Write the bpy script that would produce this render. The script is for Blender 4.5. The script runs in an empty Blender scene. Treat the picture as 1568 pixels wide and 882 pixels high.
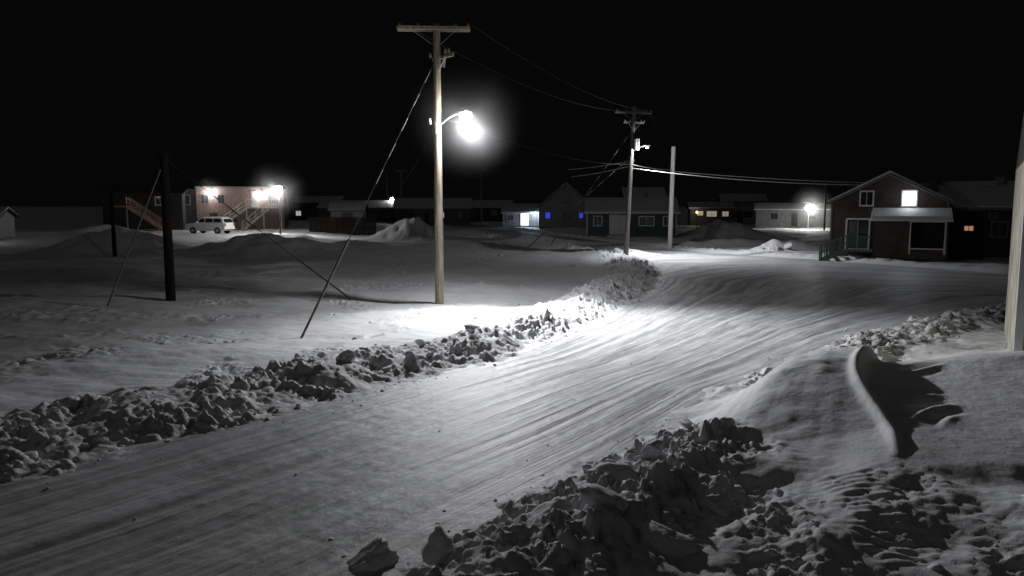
import bpy, bmesh, math, random
import numpy as np
from mathutils import Vector
random.seed(7); rng=np.random.RandomState(11)
S=bpy.context.scene
# ------------------------------------------------------------------ noise
def _h(ix,iy,seed):
    ix=ix.astype(np.int64); iy=iy.astype(np.int64)
    n=(ix*374761393+iy*668265263+seed*1442695041)&0xFFFFFFFF
    n=((n^(n>>13))*1274126177)&0xFFFFFFFF
    n=((n^(n>>16))*2246822519)&0xFFFFFFFF
    return ((n^(n>>15))&0xFFFFFF)/float(0xFFFFFF)
def pn(x,y,seed=0):
    x0=np.floor(x);y0=np.floor(y);fx=x-x0;fy=y-y0
    u=fx*fx*fx*(fx*(fx*6-15)+10);v=fy*fy*fy*(fy*(fy*6-15)+10)
    def g(i,j):
        a=_h(x0+i,y0+j,seed)*2*math.pi
        return np.cos(a)*(fx-i)+np.sin(a)*(fy-j)
    a=g(0,0);b=g(1,0);c=g(0,1);d=g(1,1)
    return ((a+(b-a)*u)+((c+(d-c)*u)-(a+(b-a)*u))*v)*1.5
def fbm(x,y,o=4,seed=0,gain=.5):
    r=0;a=1;f=1
    for i in range(o):
        r=r+a*pn(x*f+i*17.3,y*f-i*9.1,seed+i);a*=gain;f*=2.03
    return r
def sst(a,b,x):
    t=np.clip((x-a)/(b-a),0,1);return t*t*(3-2*t)
def blocks(x,y,seed):
    x=x+.25*pn(x*1.7,y*1.7,seed+5);y=y+.25*pn(x*1.7+9,y*1.7,seed+6)
    ix=np.floor(x);iy=np.floor(y)
    F1=np.full(x.shape,9.);F2=np.full(x.shape,9.);V=np.zeros(x.shape)
    for i in(-1,0,1):
        for j in(-1,0,1):
            cx=ix+i;cy=iy+j
            px=cx+_h(cx,cy,seed);py=cy+_h(cx,cy,seed+1)
            dx=x-px;dy=y-py;d=np.sqrt(dx*dx+dy*dy)
            a=_h(cx,cy,seed+3)*6.283
            val=_h(cx,cy,seed+2)**1.8+(.8*_h(cx,cy,seed+4))*(dx*np.cos(a)+dy*np.sin(a))
            m=d<F1
            F2=np.where(m,F1,np.minimum(F2,d));V=np.where(m,val,V);F1=np.where(m,d,F1)
    return V*sst(0,.3,F2-F1)
# ------------------------------------------------------------------ lay-out of the streets (metres)
PL=[(-20,-7),(-6.83,9.77),(-5.83,11.25),(-4.42,13),(-2.5,15.45),(.26,18.9),(2.33,23),(5.17,30.4),(7.55,38.5),(9.3,49.7),(7,62),(-9,122),(-30,260)]
PR=[(-10,-4.5),(-1.01,7.78),(.13,9.3),(1.66,11.25),(4.0,14.9),(6.33,17.4),(9.6,21.3),(14.96,25.8),(18.6,28.4),(25,30.5),(45,29),(300,25)]
PF=[(-22,260),(-3,122),(11.2,68),(14,60),(21,50.2),(26.4,40.8),(33,38.5),(60,37),(300,34)]
PS=[(-20,-7),(-6.83,9.77),(-4.42,13),(-2.5,15.45),(.26,18.9),(2.33,23),(5.17,30.4),(7.55,38.5),(12,45),(18,47),(26,40),(40,38),(300,34)]
def sd(P,x,y):
    best=np.full(x.shape,1e9);sg=np.ones(x.shape)
    for (ax,ay),(bx,by) in zip(P[:-1],P[1:]):
        ex=bx-ax;ey=by-ay;L=ex*ex+ey*ey
        t=np.clip(((x-ax)*ex+(y-ay)*ey)/L,0,1)
        dx=x-(ax+t*ex);dy=y-(ay+t*ey);d=dx*dx+dy*dy
        c=ex*dy-ey*dx
        m=d<best
        sg=np.where(m,np.where(c>=0,1.,-1.),sg);best=np.where(m,d,best)
    return np.sqrt(best)*sg
MOUNDS=[(-18.5,57,5.5,3.2,1.45),(-13,62,4,3,.7),(24,85,4,3,1.8),(-11,80,3.2,2.5,2.1),(-31,60,4.5,3,1.9),(19.6,57,1.3,1.0,.8),(22.5,61,2.0,1.2,.7),
        (-23,40,6,1.6,.35),(33,60,5,3,1.0),(-40,75,5,3,1.2),(3,72,4,1.6,.6),(-5,66,6,1.5,.4),(9.2,57.5,1.2,1,.35),(18,66,5,1.5,.6),(-22,74,4,1.5,.6)]
def terrain(x,y):
    dL=sd(PL,x,y);dR=-sd(PR,x,y);dF=sd(PF,x,y);dS=-sd(PS,x,y)
    wob=.3*pn(x*.9,y*.9,31)+.16*pn(x*2.6,y*2.6,32)
    lat=np.abs(dS)/(np.abs(dS)+np.abs(dR)+.01)*6.4
    al=x*.62+y*.78
    lat2=lat+.12*pn(al*.12,al*0+1,47)
    st=.006*pn(lat2*2.2,al*.05,41)+.008*pn(lat2*6.,al*.10+3,42)+.007*pn(lat2*13,al*.16,43)
    for c0 in(1.1,1.5,2.7,3.1,4.4,4.75,5.6):   # wheel ruts
        st=st-.024*np.exp(-((lat2-c0-.06*pn(al*.25+c0*3,al*0,49))/.10)**2)*np.clip(.6+.8*pn(al*.15+c0*5,al*0,48),0,2)
    st=st+.010*fbm(x*.8,y*.8,3,44)+.005*fbm(x*4,y*4,2,45)
    rz=st
    z=st.copy()
    fld=sst(.5,3,dL)
    z=z+fld*(.16*fbm(x/7,y/5,3,51)+.05*fbm(x/1.6+y/4,y/1.0,3,52)+.02)
    z=z+sst(.5,3,dF)*(.25*fbm(x/6,y/6,3,53)+.1)
    z=z+.5*sst(62,82,y)*sst(-14,-26,x)
    for mx,my,rx,ry,h in MOUNDS:
        q=((x-mx)/rx)**2+((y-my)/ry)**2
        z=z+h*np.exp(-q*1.2)*(1+.3*fbm(x/2.2,y/2.2,4,55))
    # left bank
    aL=.36+.20*pn(al*.35,al*0+3,61)+.12*pn(al*.9,al*0,66);aL=np.clip(aL,.12,.7)*(1-.35*sst(36,52,y))
    d=dL+wob*1.1
    wdt=3.5+.7*pn(al*.3,al*0+7,67)
    bL=sst(-.2,1.5,d)*(1-sst(1.5,wdt,d))
    z=z+aL*bL
    # right bank
    aR=.40-.14*sst(13.5,19,y)+.12*pn(al*.5,al*0,62)
    d2=dR+wob*1.0
    w2=2.7-.4*sst(14,20,y)
    bR=sst(-.1,1.1,d2)*(1-sst(1.2,w2,d2))
    yard=sst(.8,2.5,dR)
    # sculpted drift: long smooth dome, sharp curling lip along its right side, terraced scour behind it
    xr=4.75+(y-9.3)*.40+.22*np.sin((y-8.6)*1.25)
    q=x-xr
    back=np.exp(-(np.clip(y-13.5,0,99)/1.6)**2)
    hr=1.0*(.25*np.clip((y-7.2)/6,0,1)+.75*sst(8.0,13.6,y))*back
    wl=1.25+1.5*sst(9.4,13,y)
    left=np.exp(-(np.clip(-q,0,99)/wl)**2.0)
    hp=(.10+.62*np.clip((y-6.5)/7,0,1))*back
    plat=hp*(1-.25*sst(1.5,4,q))
    k=np.exp(-(np.clip(q,0,99)/.13)**1.3)
    lip=.10*np.exp(-((q+.06)/.09)**2)*sst(9.2,10.2,y)*(1-sst(13.2,14.2,y))
    dm=np.where(q<0,np.maximum(hr,hp)*left,plat+(np.maximum(hr,hp)-plat)*k)+lip
    tz=sst(.12,.3,q)*(1-sst(.9,1.4,q+.3*pn(y*1.3,x,3)))*sst(10.4,11.0,y)*(1-sst(13.2,14.0,y))
    ph=(y-.55*q+.18*pn(x*1.3,y*1.3,77))/.47
    saw=(ph-np.floor(ph));saw=np.where(saw<.7,saw/.7,(1-saw)/.3)
    dm=dm+tz*(.075*saw-.02)
    flank=.38*sst(6.8,10.6,x)*np.exp(-((y-13.6)/4.2)**2)
    smooth=np.clip(hr*left*(q<.0)*3.4+(q>=0)*sst(8.6,9.6,y+.5*pn(x,y,81))*back*(1-sst(2.4,3.6,q))+tz*2+sst(6.4,7.0,x)*sst(9.2,10.4,y)*(1-sst(16,17,y)),0,1)
    z=z+aR*bR*(1-.35*sst(40,60,x))*(1-.6*smooth)
    bF=sst(0,1,dF)*(1-sst(1.2,2.6,dF))*.22
    z=z+bF
    z=z+yard*(.14+.16*fbm(x/2.4,y/2.4,3,63)*(1-smooth))*(1-.6*sst(17,22,y))
    z=z+(dm+flank)*sst(.3,1.8,dR)+smooth*yard*.012*fbm(x*1.4+y*.7,y*.45,2,64)
    # chunky broken snow
    cm=sst(-.3,.6,d)*(1-sst(1.8,wdt-.1,d+.7*pn(x*1.2,y*1.2,71)))*(.55+.45*sst(-.3,.2,pn(x*.5,y*.5,78)))
    cm2=sst(-.1,.4,d2)*(1-sst(1.4,2.5,d2+.7*pn(x*.8,y*.8,72)))*(1-.97*smooth)
    near=yard*(1-smooth)*(.15+.85*sst(-.05,.4,pn(x*.55,y*.55,73)))*(1-sst(17,20,y))*.7
    tc=4.0+.12*(y-8)
    trk=((x-tc)**2<.2)&(y>7)&(y<9.2)
    near=np.where(trk,.22,near);cm2=np.where(trk,.2,cm2)
    far=sst(.2,1,dF)*(1-sst(1.5,3,dF))*.5
    pl=np.exp(-((x+17.5)/3.2)**2-((y-26)/1.6)**2)*.8+.55*sst(.15,.45,pn(x*.3+2,y*.3,74))*np.exp(-((x+9.5-.35*(y-20))/2.0)**2)*fld*(y<30)
    pl=pl+.5*sst(.2,.5,pn(x*.22+5,y*.3,75))*fld*(y>28)*(y<75)
    pl=pl+.35*fld*sst(.1,.35,pn(x*.4,y*.5,79))*(y<26)
    C=np.clip(np.maximum.reduce([cm,np.clip(cm2,0,1),near,far,pl]),0,1)
    idx=C>.01
    if idx.any():
        xi=x[idx];yi=y[idx]
        b=.15*blocks(xi*1.5,yi*1.5,101)+.13*blocks(xi*3.2,yi*3.2,111)+.085*blocks(xi*6.5,yi*6.5,121)+.05*blocks(xi*12,yi*12,126)+.08*fbm(xi*3,yi*3,4,131)-.10
        lum=.45+1.0*np.clip(pn(xi*.7,yi*.7,141)+.45,0,1)
        lum=lum*(1-.35*sst(17,19,yi)*(dR[idx]>0))
        add=np.zeros(x.shape);add[idx]=b*C[idx]*lum
        z=z+add
    z=z+np.where(trk,.012*np.sin(y*2*math.pi/.15+1.5*np.abs(x-tc)+2*pn(x*2,y*2,80))*sst(0,.3,.45-np.abs(x-tc)),0)
    return z,rz,dL,dR,dF,lat2,al,C
def zat(x,y):
    return float(terrain(np.array([float(x)]),np.array([float(y)]))[0][0])
# ------------------------------------------------------------------ materials
def nt(name):
    m=bpy.data.materials.new(name);m.use_nodes=True
    n=m.node_tree;return m,n,n.nodes['Principled BSDF']
def mat(name,col,rough=.7,var=.25,scale=3.,bump=.2,bscale=25.,metal=0,stretch=None,lap=0,spec=.3):
    m,n,b=nt(name);N=n.nodes;L=n.links
    tc=N.new('ShaderNodeTexCoord');mp=N.new('ShaderNodeMapping')
    L.new(tc.outputs['Object'],mp.inputs[0])
    if stretch: mp.inputs['Scale'].default_value=stretch
    no=N.new('ShaderNodeTexNoise');no.inputs['Scale'].default_value=scale;no.inputs['Detail'].default_value=6
    L.new(mp.outputs[0],no.inputs[0])
    r=N.new('ShaderNodeValToRGB');c=np.array(col)
    r.color_ramp.elements[0].position=.3;r.color_ramp.elements[1].position=.7
    r.color_ramp.elements[0].color=(*(c*(1-var)),1);r.color_ramp.elements[1].color=(*np.clip(c*(1+var),0,1),1)
    L.new(no.outputs[0],r.inputs[0]);L.new(r.outputs[0],b.inputs['Base Color'])
    b.inputs['Roughness'].default_value=rough;b.inputs['Metallic'].default_value=metal
    b.inputs['Specular IOR Level'].default_value=spec
    n2=N.new('ShaderNodeTexNoise');n2.inputs['Scale'].default_value=bscale;n2.inputs['Detail'].default_value=4
    L.new(mp.outputs[0],n2.inputs[0])
    bp=N.new('ShaderNodeBump');bp.inputs['Strength'].default_value=bump;bp.inputs['Distance'].default_value=.03
    L.new(n2.outputs[0],bp.inputs['Height'])
    if lap:
        w=N.new('ShaderNodeTexWave');w.wave_profile='SAW';w.bands_direction='Z';w.inputs['Scale'].default_value=lap
        L.new(tc.outputs['Object'],w.inputs[0])
        b2=N.new('ShaderNodeBump');b2.inputs['Strength'].default_value=.8;b2.inputs['Distance'].default_value=.03
        L.new(w.outputs[1],b2.inputs['Height']);L.new(bp.outputs[0],b2.inputs['Normal']);L.new(b2.outputs[0],b.inputs['Normal'])
    else: L.new(bp.outputs[0],b.inputs['Normal'])
    return m
def emis(name,col,st):
    m,n,b=nt(name);b.inputs['Base Color'].default_value=(*col,1)
    b.inputs['Emission Color'].default_value=(*col,1);b.inputs['Emission Strength'].default_value=st
    return m
def snow(name,road=False,a=.80,dark_mix=0):
    m,n,b=nt(name);N=n.nodes;L=n.links
    g=N.new('ShaderNodeNewGeometry')
    def noise(s,d=5,src=None,rough=.55):
        k=N.new('ShaderNodeTexNoise');k.inputs['Scale'].default_value=s;k.inputs['Detail'].default_value=d;k.inputs['Roughness'].default_value=rough
        L.new(src or g.outputs['Position'],k.inputs[0]);return k
    c=noise(.9,8);r=N.new('ShaderNodeValToRGB')
    r.color_ramp.elements[0].position=.3;r.color_ramp.elements[1].position=.72
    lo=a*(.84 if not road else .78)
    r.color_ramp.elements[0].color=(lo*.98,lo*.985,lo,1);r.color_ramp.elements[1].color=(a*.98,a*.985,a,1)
    L.new(c.outputs[0],r.inputs[0])
    col=r.outputs[0]
    b1=N.new('ShaderNodeBump');b1.inputs['Strength'].default_value=.5 if not road else .4;b1.inputs['Distance'].default_value=.03
    k1=noise(9,6,rough=.6);L.new(k1.outputs[0],b1.inputs['Height'])
    b2=N.new('ShaderNodeBump');b2.inputs['Strength'].default_value=.6;b2.inputs['Distance'].default_value=.008
    k2=noise(60,3);L.new(k2.outputs[0],b2.inputs['Height']);L.new(b1.outputs[0],b2.inputs['Normal'])
    last=b2
    if road:
        a1=N.new('ShaderNodeAttribute');a1.attribute_name='lane';a2=N.new('ShaderNodeAttribute');a2.attribute_name='along'
        def streak(kl,ka,d):
            m1=N.new('ShaderNodeMath');m1.operation='MULTIPLY';m1.inputs[1].default_value=kl;L.new(a1.outputs['Fac'],m1.inputs[0])
            m2=N.new('ShaderNodeMath');m2.operation='MULTIPLY';m2.inputs[1].default_value=ka;L.new(a2.outputs['Fac'],m2.inputs[0])
            cb=N.new('ShaderNodeCombineXYZ');L.new(m1.outputs[0],cb.inputs[0]);L.new(m2.outputs[0],cb.inputs[1])
            return noise(1.,d,cb.outputs[0],.65)
        s1=streak(13,.30,6);s2=streak(4,.04,5);s3=streak(6,.4,8)
        b3=N.new('ShaderNodeBump');b3.inputs['Strength'].default_value=.8;b3.inputs['Distance'].default_value=.03
        L.new(s1.outputs[0],b3.inputs['Height']);L.new(last.outputs[0],b3.inputs['Normal']);last=b3
        mx=N.new('ShaderNodeMix');mx.data_type='RGBA';mx.blend_type='MULTIPLY';mx.inputs[0].default_value=1
        r2=N.new('ShaderNodeValToRGB');r2.color_ramp.elements[0].position=.41;r2.color_ramp.elements[0].color=(.45,.45,.46,1);r2.color_ramp.elements[1].position=.57
        ad=N.new('ShaderNodeMath');ad.operation='ADD';L.new(s3.outputs[0],ad.inputs[0]);L.new(s2.outputs[0],ad.inputs[1])
        hf=N.new('ShaderNodeMath');hf.operation='MULTIPLY';hf.inputs[1].default_value=.5;L.new(ad.outputs[0],hf.inputs[0])
        L.new(hf.outputs[0],r2.inputs[0]);L.new(col,mx.inputs[6]);L.new(r2.outputs[0],mx.inputs[7]);col=mx.outputs[2]
    else:
        at=N.new('ShaderNodeAttribute');at.attribute_name='darken'
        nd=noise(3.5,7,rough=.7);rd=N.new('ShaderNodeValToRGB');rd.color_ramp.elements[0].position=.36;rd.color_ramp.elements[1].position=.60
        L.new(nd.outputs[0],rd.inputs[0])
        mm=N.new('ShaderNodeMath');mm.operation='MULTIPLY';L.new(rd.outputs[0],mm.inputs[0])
        if dark_mix: mm.inputs[1].default_value=dark_mix
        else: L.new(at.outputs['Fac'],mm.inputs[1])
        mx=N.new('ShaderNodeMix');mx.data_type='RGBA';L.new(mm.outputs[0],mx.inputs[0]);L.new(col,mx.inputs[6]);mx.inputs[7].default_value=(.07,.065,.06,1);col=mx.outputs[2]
    L.new(col,b.inputs['Base Color']);L.new(last.outputs[0],b.inputs['Normal'])
    b.inputs['Roughness'].default_value=.5 if road else .7
    b.inputs['Specular IOR Level'].default_value=.4
    return m
M_SNOW=snow('snow');M_ROAD=snow('packed_snow',True,.78);M_RSNOW=snow('roof_snow',a=.5);M_DSNOW=snow('dark_snow',a=.5,dark_mix=.95)
WOOD=mat('weathered_pole_wood',(.32,.27,.2),.8,.4,2.,.5,8.,stretch=(9,9,.6))
WOODB=mat('grey_pole_wood',(.11,.10,.09),.8,.35,2.,.5,8.,stretch=(9,9,.6))
WOODL=mat('creosote_pole_wood',(.018,.016,.014),.95,.35,2.,.5,8.,stretch=(9,9,.6),spec=.05)
PALE=mat('pale_pole_wood',(.66,.64,.6),.75,.15,2.,.3,8.,stretch=(9,9,.6))
STEEL=mat('galvanised_steel',(.42,.42,.42),.45,.15,5,.1,30,metal=.7)
DARKM=mat('dark_metal',(.05,.05,.05),.5,.2,5,.1,30,metal=.4)
PORC=mat('porcelain',(.35,.32,.3),.3,.1,5,.05,30)
WIRE=mat('cable',(.30,.30,.30),.5,.1,5,.0,30)
WIRED=mat('weathered_wire',(.02,.02,.02),.7,.1,5,.0,30)
GUARD=mat('guy_guard',(.13,.13,.11),.6,.3,5,.1,30)
REDS=mat('brown_siding',(.062,.046,.040),.8,.25,2,.2,30,lap=1.6)
BLUES=mat('blue_grey_siding',(.07,.09,.10),.75,.2,2,.2,30,lap=1.6)
WHITES=mat('white_siding',(.28,.28,.28),.7,.12,2,.2,30,lap=1.6)
GREYS=mat('grey_siding',(.10,.10,.10),.75,.2,2,.2,30,lap=1.6)
DARKS=mat('dark_siding',(.028,.026,.025),.8,.3,2,.2,30,lap=1.6)
BRICK=mat('dull_brick',(.15,.105,.092),.85,.35,4,.4,12)
TRIM=mat('white_trim_paint',(.60,.60,.59),.5,.08,6,.1,20)
DTRIM=mat('weathered_trim_paint',(.12,.115,.11),.6,.12,6,.1,20)
SHING=mat('roof_shingle',(.04,.038,.037),.9,.3,5,.4,15)
DECK=mat('deck_lumber',(.42,.39,.34),.8,.25,3,.3,12)
REDDECK=mat('painted_red_lumber',(.25,.17,.14),.8,.25,3,.3,12)
GREENR=mat('green_rail_paint',(.09,.12,.10),.6,.2,3,.2,12)
FOUND=mat('concrete_foundation',(.15,.15,.147),.9,.2,3,.3,12)
GLASS=mat('dark_glass',(.02,.022,.025),.12,.1,1,.0,5,spec=.6)
E_WHITE=emis('lamp_lens_white',(1,.995,.98),90)
E_DIM=emis('lamp_lens_shielded',(1,.995,.98),1.2)
E_WIN=emis('lit_window_white',(.92,.95,1),7)
E_WARM=emis('lit_window_amber',(1,.5,.25),.35)
E_YEL=emis('lit_window_yellow',(1,.9,.66),.2)
E_PALE=emis('lit_window_pale',(.95,.95,1),.35)
E_BLUE=emis('lit_window_blue',(.06,.10,1),.5)
E_COOL=emis('entry_light_cool',(.75,.85,1),2.5)
PLASTER=mat('stucco_cream',(.33,.31,.25),.85,.45,1.5,.5,14)
CARW=mat('white_car_paint',(.8,.8,.8),.35,.04,2,.0,5,spec=.5)
TYRE=mat('rubber',(.025,.025,.025),.85,.1,5,.1,30)
# ------------------------------------------------------------------ object builders
class B:
    def __init__(s,m): s.v=[];s.f=[];s.m=m;s.smooth=False
    def add(s,v,f):
        o=len(s.v);s.v+= [tuple(p) for p in v];s.f+=[tuple(i+o for i in q) for q in f];return s
    def box(s,x0,x1,y0,y1,z0,z1):
        return s.add([(x0,y0,z0),(x1,y0,z0),(x1,y1,z0),(x0,y1,z0),(x0,y0,z1),(x1,y0,z1),(x1,y1,z1),(x0,y1,z1)],
          [(0,3,2,1),(4,5,6,7),(0,1,5,4),(1,2,6,5),(2,3,7,6),(3,0,4,7)])
    def prism(s,poly,y0,y1,sc=None):
        n=len(poly)
        v=[(p[0],y0,p[1]) for p in poly]+[(p[0],y1,p[1]) for p in poly]
        f=[tuple(range(n)),tuple(range(2*n-1,n-1,-1))]
        f+=[(i,(i+n),((i+1)%n)+n,(i+1)%n) for i in range(n)]
        return s.add(v,f)
    def prismx(s,poly,x0,x1):
        n=len(poly)
        v=[(x0,p[0],p[1]) for p in poly]+[(x1,p[0],p[1]) for p in poly]
        f=[tuple(range(n-1,-1,-1)),tuple(range(n,2*n))]
        f+=[((i+1)%n,((i+1)%n)+n,i+n,i) for i in range(n)]
        return s.add(v,f)
    def tube(s,pts,r,n=10,r1=None):
        pts=[Vector(p) for p in pts];k=len(pts);v=[];f=[]
        for i,p in enumerate(pts):
            t=(pts[min(i+1,k-1)]-pts[max(i-1,0)]).normalized()
            a=t.cross(Vector((0,0,1)))
            if a.length<.05:a=t.cross(Vector((1,0,0)))
            a.normalize();b=t.cross(a)
            rr=r if r1 is None else r+(r1-r)*i/(k-1)
            for j in range(n):
                an=2*math.pi*j/n;v.append(p+a*(rr*math.cos(an))+b*(rr*math.sin(an)))
        for i in range(k-1):
            for j in range(n):
                f.append((i*n+j,i*n+(j+1)%n,(i+1)*n+(j+1)%n,(i+1)*n+j))
        f.append(tuple(range(n-1,-1,-1)));f.append(tuple(range((k-1)*n,k*n)))
        return s.add(v,f)
    def beam(s,p0,p1,w,h):
        p0=Vector(p0);p1=Vector(p1);t=(p1-p0).normalized();a=t.cross(Vector((0,0,1)))
        if a.length<.05:a=Vector((1,0,0))
        a.normalize();b=a.cross(t);v=[]
        for p in(p0,p1):
            for i,j in((-1,-1),(1,-1),(1,1),(-1,1)):v.append(p+a*(i*w/2)+b*(j*h/2))
        return s.add(v,[(0,3,2,1),(4,5,6,7),(0,1,5,4),(1,2,6,5),(2,3,7,6),(3,0,4,7)])
    def ball(s,c,rx,ry,rz,n=14,m=9):
        v=[];f=[]
        for i in range(m+1):
            ph=math.pi*i/m
            for j in range(n):
                th=2*math.pi*j/n
                v.append((c[0]+rx*math.sin(ph)*math.cos(th),c[1]+ry*math.sin(ph)*math.sin(th),c[2]+rz*math.cos(ph)))
        for i in range(m):
            for j in range(n):f.append((i*n+j,(i+1)*n+j,(i+1)*n+(j+1)%n,i*n+(j+1)%n))
        return s.add(v,f)
class T:
    def __init__(s,name,loc=(0,0,0),rz=0):
        s.e=bpy.data.objects.new(name,None);S.collection.objects.link(s.e)
        s.e.location=loc;s.e.rotation_euler=(0,0,rz);s.p={};s.e.empty_display_size=.3
    def part(s,n,m,smooth=False):
        if n not in s.p:s.p[n]=B(m);s.p[n].smooth=smooth
        return s.p[n]
    def light(s,loc,P,col=(1,.99,.97),r=.1,spot=None,aim=None,name='bulb'):
        l=bpy.data.lights.new(name,'SPOT' if spot else 'POINT');l.energy=P;l.color=col;l.shadow_soft_size=r
        o=bpy.data.objects.new(name,l);S.collection.objects.link(o);o.parent=s.e;o.location=loc
        if spot:
            l.spot_size=math.radians(spot);l.spot_blend=1
            o.rotation_euler=(Vector(aim)-Vector(loc)).to_track_quat('-Z','Y').to_euler()
    def done(s,bev=0):
        for n,b in s.p.items():
            me=bpy.data.meshes.new(n);me.from_pydata(b.v,[],b.f);me.update()
            bm=bmesh.new();bm.from_mesh(me);bmesh.ops.recalc_face_normals(bm,faces=bm.faces);bm.to_mesh(me);bm.free()
            if b.smooth:
                me.polygons.foreach_set('use_smooth',[True]*len(me.polygons))
                me.set_sharp_from_angle(angle=math.radians(50))
            me.materials.append(b.m);o=bpy.data.objects.new(n,me);S.collection.objects.link(o);o.parent=s.e
            if bev:
                md=o.modifiers.new('bevel','BEVEL');md.width=bev;md.segments=2;md.limit_method='ANGLE'
# ------------------------------------------------------------------ ground + road
def axis(parts):
    out=[parts[0][0]]
    for a,b,s0,s1 in parts:
        x=a
        while x<b-1e-6:
            t=(x-a)/(b-a);st=s0*(s1/s0)**t;x=min(x+st,b);out.append(x)
    return np.array(sorted(set(np.round(out,5))))
ys=axis([(-25,3,1.5,.3),(3,6.5,.3,.036),(6.5,14,.032,.036),(14,30,.04,.10),(30,65,.10,.35),(65,160,.35,2.),(160,900,3,60)])
xs=axis([(-700,-60,60,2),(-60,-20,2,.2),(-20,-10,.2,.045),(-10,10.5,.036,.036),(10.5,22,.045,.2),(22,60,.2,2.),(60,700,2,60)])
X,Y=np.meshgrid(xs,ys);nx=len(xs);ny=len(ys)
fx=X.ravel();fy=Y.ravel()
z,rz,dL,dR,dF,lat,al,C=terrain(fx,fy)
i=np.arange(nx*ny).reshape(ny,nx)
quads=np.stack([i[:-1,:-1],i[:-1,1:],i[1:,1:],i[1:,:-1]],-1).reshape(-1,4)
def mesh_np(name,co,q,m,attrs=None,smooth=True):
    me=bpy.data.meshes.new(name);k=q.shape[1]
    me.vertices.add(len(co));me.vertices.foreach_set('co',co.astype(np.float32).ravel())
    me.loops.add(q.size);me.loops.foreach_set('vertex_index',q.astype(np.int32).ravel())
    me.polygons.add(len(q));me.polygons.foreach_set('loop_start',(np.arange(len(q))*k).astype(np.int32))
    me.polygons.foreach_set('loop_total',np.full(len(q),k,dtype=np.int32))
    me.update(calc_edges=True)
    me.polygons.foreach_set('use_smooth',np.full(len(q),smooth))
    for n,a in(attrs or {}).items():
        t=me.attributes.new(n,'FLOAT','POINT');t.data.foreach_set('value',a.astype(np.float32))
    me.materials.append(m);o=bpy.data.objects.new(name,me);S.collection.objects.link(o);return o
darken=np.clip(C*(.20+.75*sst(15.5,18.5,fy)*(dR>0))+sst(.1,.8,dR)*(1-sst(4,9,dR))*sst(16,19,fy)*.55,0,.93)  # darker grey mixed into broken snow, strongest beyond the right road edge
mesh_np('snow_ground',np.stack([fx,fy,z],1),quads,M_SNOW,{'darken':darken})
inr=(dL<.25)&(dR<.25)&(dF<.25)
qm=inr[quads].all(1)
rq=quads[qm];u,inv=np.unique(rq,return_inverse=True);inv=inv.reshape(rq.shape)
mesh_np('snowy_road',np.stack([fx[u],fy[u],rz[u]+.006],1),inv,M_ROAD,{'lane':lat[u],'along':al[u]})
# ------------------------------------------------------------------ broken snow chunks
def ico(sub):
    bm=bmesh.new();bmesh.ops.create_icosphere(bm,subdivisions=sub,radius=1)
    v=np.array([p.co[:] for p in bm.verts]);f=np.array([[p.index for p in q.verts] for q in bm.faces]);bm.free();return v,f
def chunk_set(name,pts,sub,m=None):
    bv,bf=ico(sub);V=[];F=[];o=0
    for (x,y,s,sink) in pts:
        v=bv.copy()
        for k in range(9 if sub>1 else 5):
            n=rng.normal(size=3);n/=np.linalg.norm(n);c=rng.uniform(.42,.78)
            d=v@n;v=np.where((d>c)[:,None],v*(c/np.maximum(d,1e-6))[:,None],v)
        if sub>2:
            q=v*2.3+x*7
            v=v*(1+.12*(pn(q[:,0]+q[:,2],q[:,1]-q[:,2],5)+.6*pn(q[:,0]*2.5,q[:,1]*2.5+q[:,2]*2.5,6)+.4*pn(q[:,0]*6,q[:,1]*6+q[:,2]*6,7)))[:,None]
        else: v=v*(1+.06*rng.normal(size=(len(v),1)))
        v*=np.array([rng.uniform(.8,1.5),rng.uniform(.7,1.2),rng.uniform(.45,.85)])*s
        a,b_,c_=rng.uniform(0,6.28),rng.uniform(-.6,.6),rng.uniform(-.6,.6)
        Rz=np.array([[math.cos(a),-math.sin(a),0],[math.sin(a),math.cos(a),0],[0,0,1]])
        Rx=np.array([[1,0,0],[0,math.cos(b_),-math.sin(b_)],[0,math.sin(b_),math.cos(b_)]])
        Ry=np.array([[math.cos(c_),0,math.sin(c_)],[0,1,0],[-math.sin(c_),0,math.cos(c_)]])
        v=v@(Rz@Rx@Ry).T
        v+=np.array([x,y,sink]);V.append(v);F.append(bf+o);o+=len(v)
    mesh_np(name,np.concatenate(V),np.concatenate(F),m or M_SNOW)
N=30000
px=rng.uniform(-10,19,N);py=6+rng.uniform(0,1,N)**1.4*44
tt=terrain(px,py);Cz=tt[7];ok=(Cz>.2)&(rng.uniform(0,1,N)<.5*Cz)
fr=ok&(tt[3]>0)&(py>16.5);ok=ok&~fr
s=.025+.10*rng.uniform(0,1,N)**3.4
pts=[(a,b,c,d-c*.1) for a,b,c,d in zip(px[ok],py[ok],s[ok],tt[0][ok])]
chunk_set('snowbank_rubble',pts[:4300],2)
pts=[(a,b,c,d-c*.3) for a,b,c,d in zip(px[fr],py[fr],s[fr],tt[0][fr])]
chunk_set('dark_snow_rubble',pts[:900],2,M_DSNOW)  # rubble in the same darker grey mix
N=14000
px=rng.uniform(-9,12,N);py=6.5+rng.uniform(0,1,N)**1.3*26
dl=sd(PL,px,py);dr=-sd(PR,px,py)
e=np.maximum(dl,dr);ok=(e<.1)&(e>-1.6)&(rng.uniform(0,1,N)<np.exp(e*3.4))
px,py=px[ok],py[ok];rr=terrain(px,py)[1];s=.010+.035*rng.uniform(0,1,len(px))**3
pts=[(a,b,c,d+c*.15) for a,b,c,d in zip(px,py,s,rr)]
chunk_set('road_edge_crumbs',pts[:1500],1)
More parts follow.
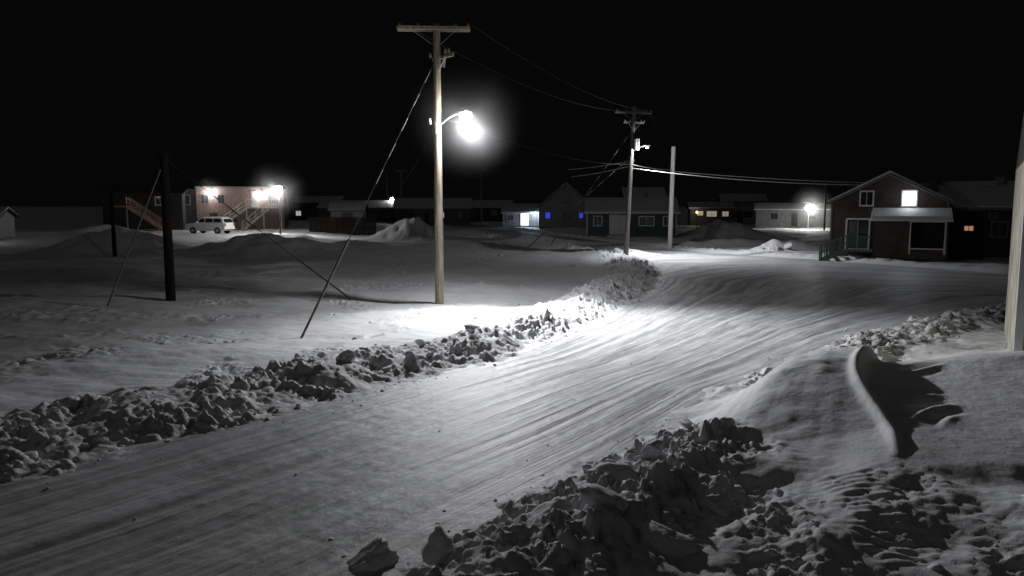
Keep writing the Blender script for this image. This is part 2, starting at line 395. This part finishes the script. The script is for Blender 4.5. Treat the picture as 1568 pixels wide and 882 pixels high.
big=[(-1.5,7.6,.32),(-.75,7.45,.24),(1.25,9.2,.26),(.45,8.2,.34),(1.9,9.9,.2),(1.1,8.2,.3),(2.3,10.6,.22),(3.1,11.9,.18),(2.7,11.1,.18),
(2.4,8.6,.2),(1.6,7.7,.3),(5.9,8.2,.2),(-3.3,17,.2),(-2.2,18.6,.25),(-1.0,19.8,.22),(-5.3,15.1,.22),(-6.2,14,.2),(-1.9,17.9,.17),(-4.2,16.3,.2),(8.2,57.3,.4),(8.8,57,.3),(7.6,57.6,.35),
(19.3,56,.5),(20.3,56.3,.4),(18.6,56.2,.35),(-7.5,12.6,.22),(-8,13.2,.2),(-3.6,16.1,.26),(-6.9,12.4,.2)]
chunk_set('snow_block_pile',[(x,y,s_,zat(x,y)+s_*.02) for x,y,s_ in big],4)
st=[(-2.6,14.9,.05),(-.4,17.4,.06),(-4.5,8.7,.03),(1.2,14.2,.03),(-3,10.2,.025),(2.8,17.5,.03),(-1.2,12.2,.025)]
chunk_set('ice_lumps',[(x,y,s_,s_*.4) for x,y,s_ in st],2)
# ------------------------------------------------------------------ poles
def pole(x,y,h,r0,r1,m,arms=(),lean=(0,0),name='utility_pole',xf=False):
    g=zat(x,y);t=T(name,(x,y,0))
    n=8;pts=[(lean[0]*k/n,lean[1]*k/n,g-.3+(h-g+.3)*k/n) for k in range(n+1)]
    t.part('shaft',m,True).tube(pts,r0,14,r1)
    for (zz,L,ang,off) in arms:
        ca,sa=math.cos(ang),math.sin(ang);fx_=zz/h
        cx=lean[0]*fx_;cy=lean[1]*fx_
        for sgn in((1,-1) if L>2 else(1,)):
            ox=-sa*.16*sgn+off*ca;oy=ca*.16*sgn+off*sa
            t.part('crossarm',m).beam((cx+ox-ca*L/2,cy+oy-sa*L/2,zz),(cx+ox+ca*L/2,cy+oy+sa*L/2,zz),.09,.12)
        for e in(-.47,-.22,.3,.47):
            px_,py_=cx+ca*L*e+off*ca,cy+sa*L*e+off*sa
            t.part('insulator',PORC,True).tube([(px_,py_,zz+.06),(px_,py_,zz+.16),(px_,py_,zz+.2)],.05,8,.03)
        for e in(-.3,.3):
            t.part('brace',STEEL).beam((cx+ca*L*e+off*ca,cy+sa*L*e+off*sa,zz-.05),(cx,cy,zz-.65),.03,.01)
    return t
def lamp(x,y,zp,dx,dy,rise,name='street_lamp',lens=None,br=.23):
    t=T(name,(x,y,0));L=math.hypot(dx,dy);ux,uy=dx/L,dy/L
    pts=[]
    for k in range(9):
        a=k/8;pts.append((dx*a,dy*a,zp+rise*math.sin(a*math.pi/2)))
    t.part('arm',STEEL,True).tube(pts,.03,8)
    t.part('bracket',STEEL).beam((0,0,zp-.25),(0,0,zp+.2),.12,.36)
    zh=zp+rise
    t.part('head',STEEL,True).ball((dx+ux*.2,dy+uy*.2,zh+.05),.24,.18,.08)
    t.part('refractor_bowl',lens or E_WHITE,True).ball((dx+ux*.25,dy+uy*.25,zh-.02-br*.4),br,br,br*.9)
    return t,(dx+ux*.25,dy+uy*.25,zh-.42)
def halo(c,r,dens):  # scattering ball added around a lamp to imitate its glare
    m=bpy.data.materials.new('lamp_halo_haze');m.use_nodes=True;n=m.node_tree;n.nodes.remove(n.nodes['Principled BSDF'])
    N=n.nodes;L=n.links
    v=N.new('ShaderNodeVolumeScatter');v.inputs['Anisotropy'].default_value=0.
    tc=N.new('ShaderNodeTexCoord');ln=N.new('ShaderNodeVectorMath');ln.operation='LENGTH';L.new(tc.outputs['Object'],ln.inputs[0])
    mr=N.new('ShaderNodeMapRange');mr.inputs['From Min'].default_value=0;mr.inputs['From Max'].default_value=r*.98;mr.inputs['To Min'].default_value=1;mr.inputs['To Max'].default_value=0
    L.new(ln.outputs['Value'],mr.inputs[0])
    pw=N.new('ShaderNodeMath');pw.operation='POWER';pw.inputs[1].default_value=2.2;L.new(mr.outputs[0],pw.inputs[0])
    mu=N.new('ShaderNodeMath');mu.operation='MULTIPLY';mu.inputs[1].default_value=dens;L.new(pw.outputs[0],mu.inputs[0])
    L.new(mu.outputs[0],v.inputs['Density'])
    L.new(v.outputs[0],N['Material Output'].inputs['Volume'])
    t=T('lamp_halo',c);t.part('halo_ball',m,True).ball((0,0,0),r,r,r,24,16);t.done()
A=pole(-2.70,28.05,10.15,.165,.125,WOOD,[(9.98,2.6,.05,-.1),(9.0,1.3,-.9,.15)])
A.part('ground_wire_mould',STEEL).beam((.16,-.06,.2),(.13,-.05,7),.03,.03)
A.part('cutout',PORC,True).tube([(.25,-.2,8.6),(.3,-.25,8.95)],.05,8)
A.part('cutout',PORC,True).tube([(-.25,-.2,6.6),(-.27,-.22,6.8)],.05,8)
A.done()
NEU=(.965,.975,1)
la,lp=lamp(-2.70,28.05,6.5,.85,-.45,.45)
la.light(lp,820,NEU,r=.15);la.light((lp[0],lp[1],lp[2]-.02),3700,NEU,r=.15,spot=130,aim=(3.2,-8.2,0),name='bulb_spot')
la.light((lp[0],lp[1],lp[2]-.03),6800,NEU,r=.15,spot=84,aim=(8.2,-7.4,0),name='bulb_refractor_beam');la.done()
halo((-2.7+lp[0],28.05+lp[1],lp[2]+.25),2.4,.045)
Bp=pole(8.37,55.8,10.7,.19,.13,WOODB,[(10.3,2.8,.25,0),(9.6,1.6,.25,.1)],lean=(.45,0))
Bp.part('transformer',STEEL,True).tube([(.62,-.25,7.6),(.62,-.25,8.4)],.2,14)
Bp.done()
lb,lp=lamp(8.7,55.7,7.5,.75,-.7,.35,lens=E_DIM,br=.13)
lb.light((lp[0],lp[1],lp[2]+.1),800,NEU,r=.05);lb.light((lp[0],lp[1],lp[2]-.02),5000,NEU,r=.05,spot=120,aim=(4.5,-3.0,0),name='bulb_spot');lb.done()
pole(13.1,63,8.4,.2,.17,PALE,lean=(.12,0)).done()
pole(-13.5,29.8,5.7,.19,.16,WOODL).done()
pole(-28.3,54,4.6,.15,.12,WOODL).done()
pole(-4.85,120,8.6,.14,.1,WOODB).done()
pole(-24.5,150,9.8,.17,.12,WOODB).done()
pole(-21.7,150,10.4,.17,.12,WOODB,[(10.1,2.4,0,0)]).done()
pole(-14.2,140,7,.14,.1,WOODB).done()
pole(43.5,106,7.5,.14,.1,WOODL).done()
def guy(p0,p1,guard=2.4,gm=GUARD):
    t=T('guy_wire');p0=Vector(p0);p1=Vector(p1);d=(p0-p1).normalized()
    t.part('strand',DARKM).tube([p0,p1],.014,6)
    t.part('guard',gm,True).tube([p1,p1+d*guard],.035,8)
    for k in range(5):
        q=p1+d*((p0-p1).length*(.5+.1*k));t.part('strain_insulator',gm,True).tube([q,q+d*.6],.026,8)
    t.done()
guy((-2.75,28,8.9),(-6.05,21.4,zat(-6.05,21.4)-.05),3.6)
guy((-13.5,29.8,5.5),(-6.2,29.1,zat(-6.2,29.1)),2.6,DARKM)
guy((-13.5,29.8,5.4),(-14.9,27.7,zat(-14.9,27.7)),2.4)
guy((8.8,55.8,9.2),(3.2,66,0),2.5)
guy((8.7,55.8,7.2),(1,60,.1),2.0)
def wire(name,spans,r=.012,m=WIRE):
    t=T(name);b=t.part('cable',m)
    for p,q,sag in spans:
        p=Vector(p);q=Vector(q);pts=[]
        for k in range(25):
            a=k/24;v=p.lerp(q,a);v.z-=4*sag*a*(1-a);pts.append(v)
        b.tube(pts,r,5)
    t.done()
wire('power_lines',[((-3.9,28,10.15),(7.4,55.5,10.4),.6),((-1.5,28.1,10.15),(10.0,56.1,10.4),.6),
 ((8.8,55.8,10.4),(24,130,10),1.2),((10,56,10.4),(27,130,10),1.2),
 ((-2.7,28,6.9),(8.7,55.6,6.6),.5),((-2.7,28,6.6),(-24.5,150,7),1.6),((-4.9,120,8),(-21.7,150,9),.6)],.007,WIRED)
wire('telephone_cable',[((8.8,55.6,6.55),(13.15,62.9,6.5),.08),((8.8,55.6,6.3),(26.5,51.2,5.0),.35),((26.5,51.2,5.0),(60,50,5.5),.3),((8.8,55.6,6.55),(5,64,6.0),.1),((8.8,55.6,6.9),(4.5,62,6.5),.1),
 ((13.15,63,6.4),(40,56,5.2),.4)],.026)
# ------------------------------------------------------------------ houses
def house(name,x,y,w,d,wh,rh,rz,wall,axis='x',wins=(),doors=(),snowy=True,base=None,eave=.35,chim=None,trim=None):
    trim=trim or TRIM
    g=zat(x,y) if base is None else base
    t=T(name,(x,y,g),rz);h=w/2
    t.part('foundation',FOUND).box(-h+.04,h-.04,.04,d-.04,-.6,.35)
    W=t.part('walls',wall)
    if axis=='x':
        W.box(-h,h,0,d,.3,wh);W.prismx([(0,wh),(d,wh),(d/2,rh)],-h,h)
        R=t.part('roof',SHING);sl=(rh-wh)/(d/2);e=eave
        R.prismx([(-e,wh-sl*e+.02),(d/2,rh+.02),(d+e,wh-sl*e+.02),(d+e,wh-sl*e+.14),(d/2,rh+.14),(-e,wh-sl*e+.14)],-h-e,h+e)
        if snowy:
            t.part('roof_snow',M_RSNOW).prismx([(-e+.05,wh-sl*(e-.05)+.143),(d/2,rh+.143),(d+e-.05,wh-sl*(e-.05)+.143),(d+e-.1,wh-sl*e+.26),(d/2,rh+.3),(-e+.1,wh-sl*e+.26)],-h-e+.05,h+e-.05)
        t.part('fascia',trim).box(-h-e,h+e,-e-.03,-e-.003,wh-sl*e-.02,wh-sl*e+.13)
    else:
        W.box(-h,h,0,d,.3,wh);W.prism([(-h,wh),(h,wh),(0,rh)],0,d)
        R=t.part('roof',SHING);sl=(rh-wh)/h;e=eave
        P=[(-h-e,wh-sl*e+.02),(0,rh+.02),(h+e,wh-sl*e+.02),(h+e,wh-sl*e+.14),(0,rh+.14),(-h-e,wh-sl*e+.14)]
        R.prism(P,-e,d+e)
        if snowy:
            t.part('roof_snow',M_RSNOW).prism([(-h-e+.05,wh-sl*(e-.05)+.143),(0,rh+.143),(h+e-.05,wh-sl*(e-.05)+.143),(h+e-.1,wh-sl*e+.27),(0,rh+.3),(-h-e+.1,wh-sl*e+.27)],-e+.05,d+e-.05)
        F=t.part('bargeboard',trim)
        F.prism([(-h-e,wh-sl*e-.03),(0,rh-.03),(0,rh+.1),(-h-e,wh-sl*e+.1)],-e-.04,-e-.004)
        F.prism([(h+e,wh-sl*e-.03),(0,rh-.03),(0,rh+.1),(h+e,wh-sl*e+.1)],-e-.04,-e-.004)
    t.part('corner_boards',trim).box(-h-.02,-h+.09,-.025,.06,.3,wh-.02).box(h-.09,h+.02,-.025,.06,.3,wh-.02)
    for k,(cx,cz,ww,hh,gm) in enumerate(wins):
        window(t,cx,cz,ww,hh,gm,k,tr=trim if trim is DTRIM and name!='gabled_house' else TRIM)
    for k,(cx,z0,ww,hh,m) in enumerate(doors):
        t.part('door',m).box(cx-ww/2,cx+ww/2,-.05,-.004,z0,z0+hh)
        f=t.part('door_frame',trim);q=.09
        f.box(cx-ww/2-q,cx-ww/2-.003,-.07,-.004,z0,z0+hh+q).box(cx+ww/2+.003,cx+ww/2+q,-.07,-.004,z0,z0+hh+q).box(cx-ww/2,cx+ww/2,-.07,-.004,z0+hh+.003,z0+hh+q)
    if chim:
        cx,cy,cz=chim;t.part('chimney',FOUND).box(cx-.2,cx+.2,cy-.2,cy+.2,wh*.8,cz);t.part('chimney_cap',DARKM).box(cx-.26,cx+.26,cy-.26,cy+.26,cz+.003,cz+.1)
    return t
def window(t,cx,cz,ww,hh,gm,k=0,y=0.,fr=.1,tr=None):
    x0,x1,z0,z1=cx-ww/2,cx+ww/2,cz-hh/2,cz+hh/2
    t.part('window_pane_%d'%k,gm).box(x0+.002,x1-.002,y-.03,y-.004,z0+.002,z1-.002)
    f=t.part('window_frames',tr or TRIM)
    f.box(x0-fr,x0,y-.07,y-.003,z0-fr,z1+fr).box(x1,x1+fr,y-.07,y-.003,z0-fr,z1+fr)
    f.box(x0,x1,y-.07,y-.003,z1,z1+fr).box(x0,x1,y-.09,y-.003,z0-fr,z0)
    if gm is not E_WIN: f.box(cx-.02,cx+.02,y-.05,y-.032,z0,z1)
def stairs(t,x0,z0,x1,z1,y0,y1,m,rail=True):
    n=max(3,int(abs(z1-z0)/.18));b=t.part('treads',m);s=t.part('stringers',m);r=t.part('railings',m)
    for k in range(n):
        a=(k+.5)/n;xx=x0+(x1-x0)*a;zz=z0+(z1-z0)*(k+1)/n;b.box(xx-.15,xx+.15,y0+.06,y1-.06,zz-.04,zz)
    for yy in(y0,y1):
        s.beam((x0,yy,z0+.02),(x1,yy,z1-.1),.05,.26)
        r.beam((x0,yy,z0+1.0),(x1,yy,z1+.95),.06,.09);r.beam((x0,yy,z0+.5),(x1,yy,z1+.45),.04,.06)
        for k in range(5):
            a=k/4;xx=x0+(x1-x0)*a;zz=z0+(z1-z0)*a;r.beam((xx,yy,zz),(xx,yy,zz+1.0),.07,.07)
# right gabled house
t=house('gabled_house',24.6,49.9,6.9,8,3.85,5.6,math.radians(-27),REDS,'y',
  wins=[(-1.3,4.1,.7,.85,GLASS),(1.2,4.1,.75,.9,E_WIN),(-1.75,1.75,1.3,1.9,GLASS)],snowy=True,base=0.0,eave=.3,chim=(3.0,5.5,5.2),trim=DTRIM)
pw=t.part('porch_walls',REDS);pw.box(-.75,1.3,-1.6,-.004,.3,2.7).box(3.3,3.45,-1.6,-.004,.3,2.7).box(1.3,3.3,-1.6,-1.45,.3,.95)
t.part('porch_interior',DARKS).box(1.303,3.297,-.3,-.08,.95,2.68)
f=t.part('porch_trim',TRIM)
f.box(1.3,1.38,-1.66,-1.603,.6,2.66).box(3.22,3.32,-1.66,-1.603,.6,2.66).box(1.38,3.22,-1.66,-1.603,2.6,2.66).box(1.38,3.22,-1.66,-1.603,.9,.98)
t.part('porch_roof',TRIM).prismx([(-1.95,2.66),(-.08,3.2),(-.08,3.3),(-1.95,2.78)],-.95,3.65)
t.part('porch_roof_snow',M_RSNOW).prismx([(-1.9,2.8),(-.08,3.31),(-.08,3.5),(-1.8,2.98)],-.9,3.6)
t.part('entry_door',GREYS).box(-2.3,-1.8,-.06,-.035,.9,2.6)
stairs(t,-3.9,.0,-2.3,.75,-1.7,-.7,GREENR);t.part('landing',GREENR).box(-2.3,-.78,-1.7,-.1,.65,.75)
t.part('landing_rail',GREENR).box(-2.3,-.8,-1.72,-1.66,1.6,1.68)
for k in range(9):t.part('landing_rail',GREENR).box(-2.25+k*.16,-2.2+k*.16,-1.71,-1.67,.75,1.6)
for k in range(12):
    a=k/11;t.part('stair_balusters',GREENR).beam((-3.9+1.6*a,-1.7,.0+.75*a),(-3.9+1.6*a,-1.7,1.0+.7*a),.05,.05)
t.light((1.2,-.7,4.15),16,(.9,.95,1),r=.2);t.done()
house('dark_house',30.6,49.6,4.6,7,3.5,5.0,math.radians(-30),DARKS,'x',wins=[(-.7,2.15,.5,.3,E_WARM),(1.0,2.1,.8,.9,GLASS),(.6,3.0,.3,.25,GLASS)],base=0,chim=(1,3,5.5),trim=DTRIM).done()
house('dark_house',37.0,52,6,8,3.2,4.6,math.radians(-32),DARKS,'x',wins=[(-1,2,.9,.9,GLASS)],base=0,trim=DTRIM).done()
t=house('blue_bungalow',12.9,82.3,9.6,7,2.85,4.15,math.radians(-6),BLUES,'x',
  wins=[(-3.6,1.9,.8,.95,GLASS),(1.6,1.9,1.5,.9,GLASS),(3.8,1.9,.7,.9,GLASS)],doors=[(-1.8,.45,.95,2.05,TRIM),(-.8,.45,.8,2.0,WHITES)],base=0,chim=(1.8,4.6,4.9))
t.part('steps',DECK).box(-2.6,-.2,-1.2,-.1,0,.4).box(-2.6,-.2,-1.6,-1.2,0,.2);t.done()
house('grey_gabled_house',8.1,115,8.0,9,3.4,6.7,math.radians(-3),WHITES,'y',
  wins=[(-2.7,2.0,.7,.9,E_BLUE),(2.3,2.0,.55,.8,E_BLUE),(0,4.4,.8,.9,GLASS),(.2,2.0,1.,.9,GLASS)],base=0,eave=.3,trim=DTRIM).done()
t=house('small_white_house',1.4,120,5.6,6,2.4,3.5,0,WHITES,'x',doors=[(.6,.4,1.2,1.9,E_COOL)],wins=[(-1.6,1.6,.9,.8,GLASS)],base=0)
t.light((2.2,-1.0,2.2),160,(.7,.82,1),r=.15);t.part('porch_light',E_COOL,True).ball((2.1,-.2,2.2),.25,.12,.25);t.done()
for (x,y,w,d,wh,rh,rz,wl,lit) in [(-13.2,127,12.5,5,3.0,4.4,.05,GREYS,2),(-28,136,13,6,3.0,4.1,-.03,GREYS,1),(23.2,132,7,8,4.4,6.4,0,DARKS,0),
   (-4.5,150,9,7,3,4.2,0,DARKS,3),(43,113,13,7,2.8,3.6,-.3,GREYS,0),(41,135,7.5,8,4.2,5.3,-.2,WHITES,0),(-39,150,10,7,4,5,0,DARKS,1),(57,110,8,7,3.2,4.8,-.4,DARKS,2),(19.5,110,6,6,3.0,4.2,-.1,DARKS,0),(-50,140,9,7,3,4.3,.1,DARKS,3)]:
    g=[GLASS]*3
    if lit: g[lit-1]=E_PALE if lit!=3 else E_YEL
    house('snowy_bungalow',x,y,w,d,wh,rh,rz,wl,'x',wins=[(-w*.3,1.9,1.,.9,g[0]),(w*.1,1.9,1.2,.9,g[1]),(w*.36,1.9,.8,.9,g[2])],doors=[(-w*.08,.4,.9,2.0,DARKS)],base=0,trim=DTRIM).done()
t=house('lit_bungalow',33,126,6.8,6,3.0,3.8,-.15,GREYS,'x',wins=[(-1.9,2.2,1.0,.7,E_YEL),(0,2.1,1.6,.9,E_YEL),(2.2,2.1,1.0,.8,E_YEL)],base=0,trim=DTRIM)
t.light((-3,-1.5,2.8),30,(1,.85,.65));t.done()
house('storage_shed',-22.5,104,4.4,4,2.6,3.4,.1,WHITES,'x',doors=[(0,.3,1.4,1.9,GREYS)],base=.3,trim=DTRIM).done()
# brick building, left
t=T('brick_building',(-35.3,95.5,.45),math.radians(14))
t.part('walls',BRICK).box(-3.9,6.5,0,11,-.5,5.2)
t.part('siding_wing',DARKS).box(-7.5,-3.903,.15,11,-.5,5.0)
t.part('parapet',DTRIM).box(-4.0,6.6,-.08,11.1,5.2,5.42)
t.part('roof_snow',M_RSNOW).box(-3.9,6.5,.5,11,5.423,5.48).box(-7.5,-4.01,.5,11,5.003,5.06)
for k,(cx,cz,w,h) in enumerate([(-2.9,3.9,.8,1.0),(-1.0,3.9,.7,1.0),(5.1,3.9,.9,1.1),(.2,1.4,1.2,.9)]):window(t,cx,cz,w,h,GLASS,k,tr=DTRIM)
window(t,-5.6,3.8,1.8,1.1,GLASS,5,y=.15,tr=DTRIM)
t.part('door',WHITES).box(2.6,3.5,-.06,-.004,2.9,4.9);t.part('door_ground',DARKS).box(-2.4,-1.5,-.06,-.004,.1,2.2)
t.part('landing',DECK).box(2.0,6.3,-1.6,-.05,2.72,2.85)
for xx in(2.1,4.1,6.2):t.part('posts',DECK).box(xx-.07,xx+.07,-1.57,-1.43,-.4,3.85)
t.part('deck_rail',DECK).box(2.0,6.3,-1.6,-1.52,3.75,3.85).box(2.0,6.3,-1.58,-1.53,3.2,3.28)
for k in range(16):t.part('deck_balusters',DECK).box(2.1+k*.27,2.14+k*.27,-1.58,-1.54,2.85,3.75)
stairs(t,-1.8,.0,2.0,2.8,-1.55,-.4,DECK);stairs(t,1.6,-.0,4.8,2.75,-3.0,-1.9,DECK)
wl=[]
for lx,lz in((-2.1,4.7),(3.9,4.45)):
    t.part('wall_light',E_WHITE,True).ball((lx,-.34,lz),.36,.28,.36);t.part('wall_light_housing',DARKM).box(lx-.2,lx+.2,-.3,-.003,lz+.37,lz+.47)
    t.light((lx,-1.7,lz-.2),150,(1,.985,.96),r=.15)
    a=math.radians(14);wl.append((-35.3+lx*math.cos(a)+1.7*math.sin(a),95.5+lx*math.sin(a)-1.7*math.cos(a),lz+.35))
t.done()
for p in wl: halo(p,2.4,.07)
t=pole(-24.3,79.8,5.5,.09,.07,DARKM,name='yard_light_pole')
t.part('lamp_head',DARKM).box(-.3,.3,-.5,.1,5.6,5.7);t.part('lens',E_WHITE,True).ball((0,-.3,5.3),.42,.36,.34)
t.light((-.2,-.4,4.8),1100,(1,.995,.985),r=.2);t.done()
halo((-24.4,79.4,5.2),3.6,.06)
t=T('external_staircase',(-42.5,88,.5),math.radians(10));stairs(t,2.6,.0,-1.5,3.0,-1,.1,REDDECK)
t.part('landing',REDDECK).box(-3.2,-1.4,-1,.2,2.9,3.0).box(-3.1,-2.98,-.95,-.83,0,3.9).box(-1.6,-1.48,-.95,-.83,0,2.9)
t.light((-1.0,-1.6,4.2),12,(1,.7,.55));t.done()
house('dark_workshop',-44.5,92,9,8,4.6,5.6,math.radians(10),DARKS,'x',wins=[(2,3.7,1,.9,GLASS)],base=.4,snowy=False,trim=DARKS).done()
t=house('white_shed',-50.0,70.5,4,5,2.3,3.0,.3,WHITES,'x',wins=[(.5,1.6,.8,.7,GLASS)],base=.2,trim=DTRIM);t.light((1.2,-2.5,2.0),35,(1,.97,.9));t.done()
t=T('board_fence',(-19.8,89,.2),.03)
for k in range(38):
    hh=2.0+.06*math.sin(k*2.3);t.part('boards',WOODL).box(-3.9+k*.205,-3.9+k*.205+.18,0,.03,-.3,hh)
t.part('rails',WOODL).box(-3.9,3.9,.033,.1,.5,.6).box(-3.9,3.9,.033,.1,1.5,1.6);t.done()
t=T('yard_light',(42.2,108.5,0));t.part('mast',STEEL,True).tube([(0,0,-.3),(0,0,3.3)],.06,8)
t.part('bracket',STEEL).box(-.04,.04,-.6,0,3.5,3.58);t.part('lens',E_WHITE,True).ball((0,-.5,3.15),.62,.5,.45);t.light((0,-1.3,2.9),700,(1,1,.95),r=.2);t.done()
halo((42.2,107.6,3.1),3.8,.08)
t=T('yard_light',(-21.8,139,0));t.part('mast',STEEL,True).tube([(0,0,-.3),(0,0,4.6)],.06,8);t.part('lens',E_WHITE,True).ball((0,-.2,4.6),.3,.25,.25);t.light((0,-.8,4.3),150);t.done()
t=T('porch_lantern',(28.6,118,0));t.part('post',DARKM).tube([(0,0,-.2),(0,0,2.3)],.05,8);t.part('lens',emis('amber_lens',(1,.5,.2),4),True).ball((0,0,2.45),.18,.18,.2);t.done()
# neighbouring house corner (right edge)
t=T('stucco_house',(10.10,15.0,0),math.radians(-31.8))
t.part('walls',PLASTER).box(0,9,0,8,-.5,4.7)
t.part('corner_board',TRIM).box(-.03,.12,-.03,.14,-.3,4.7)
t.part('roof',SHING).prismx([(-.02,4.703),(4,6.4),(8.02,4.703)],-.0,9.02)
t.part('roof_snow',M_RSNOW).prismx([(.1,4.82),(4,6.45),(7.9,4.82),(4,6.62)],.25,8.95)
window(t,3,2.6,1.2,1.2,GLASS);t.done()
# ------------------------------------------------------------------ SUV (nose to the left, -x)
t=T('parked_car',(-32.6,82.2,zat(-32.6,82.2)-.02),math.radians(-14))
lo=[(-2.42,.42),(-2.38,.95),(-2.2,1.08),(-1.2,1.16),(2.3,1.16),(2.42,.95),(2.42,.42),(2.0,.32),(-2.0,.32)]
b=t.part('body',CARW,True);b.prism(lo,-.92,.92)
top=[(-1.25,1.16),(-.55,1.72),(-.2,1.78),(1.7,1.78),(2.05,1.66),(2.32,1.16)]
n=len(top);v=[(p[0],-.9 if p[1]<1.2 else -.74,p[1]) for p in top]+[(p[0],.9 if p[1]<1.2 else .74,p[1]) for p in top]
b.add(v,[tuple(range(n)),tuple(range(2*n-1,n-1,-1))]+[(i_,i_+n,(i_+1)%n+n,(i_+1)%n) for i_ in range(n)])
gl=t.part('side_windows',GLASS)
for sy in(-1,1):
    for (xa,xb,xc,xd) in((-.95,-.1,-.5,-.1),(.02,.93,.02,.93),(1.05,2.02,1.05,1.84)):
        ya=sy*.889;yb=sy*.772
        gl.add([(xa,ya+.012*sy,1.24),(xb,ya+.012*sy,1.24),(xd,yb+.012*sy,1.64),(xc,yb+.012*sy,1.64),(xa,ya-.02*sy,1.24),(xb,ya-.02*sy,1.24),(xd,yb-.02*sy,1.64),(xc,yb-.02*sy,1.64)],[(0,1,2,3),(4,7,6,5),(0,4,5,1),(1,5,6,2),(2,6,7,3),(3,7,4,0)])
gl.add([(-1.20,-.78,1.22),(-1.20,.78,1.22),(-.62,.66,1.69),(-.62,-.66,1.69)],[(0,1,2,3)])
gl.add([(2.33,-.75,1.22),(2.33,.75,1.22),(2.1,.66,1.62),(2.1,-.66,1.62)],[(0,1,2,3)])
for sx in(-1.5,1.48):
    for sy in(-1,1):
        t.part('tyres',TYRE,True).tube([(sx,sy*.72,.37),(sx,sy*.935,.37)],.37,20)
        t.part('hubs',STEEL,True).tube([(sx,sy*.93,.37),(sx,sy*.945,.37)],.2,12)
t.part('bumpers',DARKM).box(-2.47,-2.41,-.85,.85,.38,.52).box(2.41,2.47,-.85,.85,.38,.5)
t.part('grille',DARKM).box(-2.44,-2.39,-.45,.45,.66,.9)
t.part('headlights',PORC).box(-2.43,-2.36,-.88,-.52,.72,.92).box(-2.43,-2.36,.52,.88,.72,.92)
t.part('tail_lights',mat('red_lens',(.35,.02,.02),.3)).box(2.37,2.44,-.9,-.7,.8,1.15).box(2.37,2.44,.7,.9,.8,1.15)
t.part('mirrors',CARW).box(-.95,-.8,-1.08,-.92,1.18,1.3).box(-.95,-.8,.92,1.08,1.18,1.3)
t.part('roof_rails',CARW).box(-.2,1.8,-.68,-.64,1.79,1.84).box(-.2,1.8,.64,.68,1.79,1.84)
t.done(.02)
# ------------------------------------------------------------------ night sky, and a fill sun added to lift the shadows
w=bpy.data.worlds.new('World');S.world=w;w.use_nodes=True;n=w.node_tree;bg=n.nodes['Background']
sky=n.nodes.new('ShaderNodeTexSky');sky.sky_type='NISHITA';sky.sun_disc=False;sky.sun_elevation=math.radians(-8);sky.sun_rotation=math.radians(150)
ad=n.nodes.new('ShaderNodeMix');ad.data_type='RGBA';ad.blend_type='ADD';ad.inputs[0].default_value=1
n.links.new(sky.outputs[0],ad.inputs[6]);ad.inputs[7].default_value=(.03,.03,.031,1)
n.links.new(ad.outputs[2],bg.inputs[0]);bg.inputs[1].default_value=.06
sl=bpy.data.lights.new('fill_sun','SUN');sl.energy=.04;sl.angle=math.radians(35);sl.color=(.97,.98,1)
so=bpy.data.objects.new('fill_sun',sl);S.collection.objects.link(so);so.location=(0,0,30)
so.rotation_euler=Vector((.75,.45,-.8)).to_track_quat('-Z','Y').to_euler()
# camera
c=bpy.data.cameras.new('camera');c.sensor_width=36;c.lens=26.68;c.clip_end=3000;c.clip_start=.05
o=bpy.data.objects.new('camera',c);S.collection.objects.link(o);o.location=(0,0,3.75);o.rotation_euler=(math.radians(90-6.33),0,0)
S.camera=o
S.view_settings.view_transform='Standard';S.view_settings.look='None';S.view_settings.exposure=0
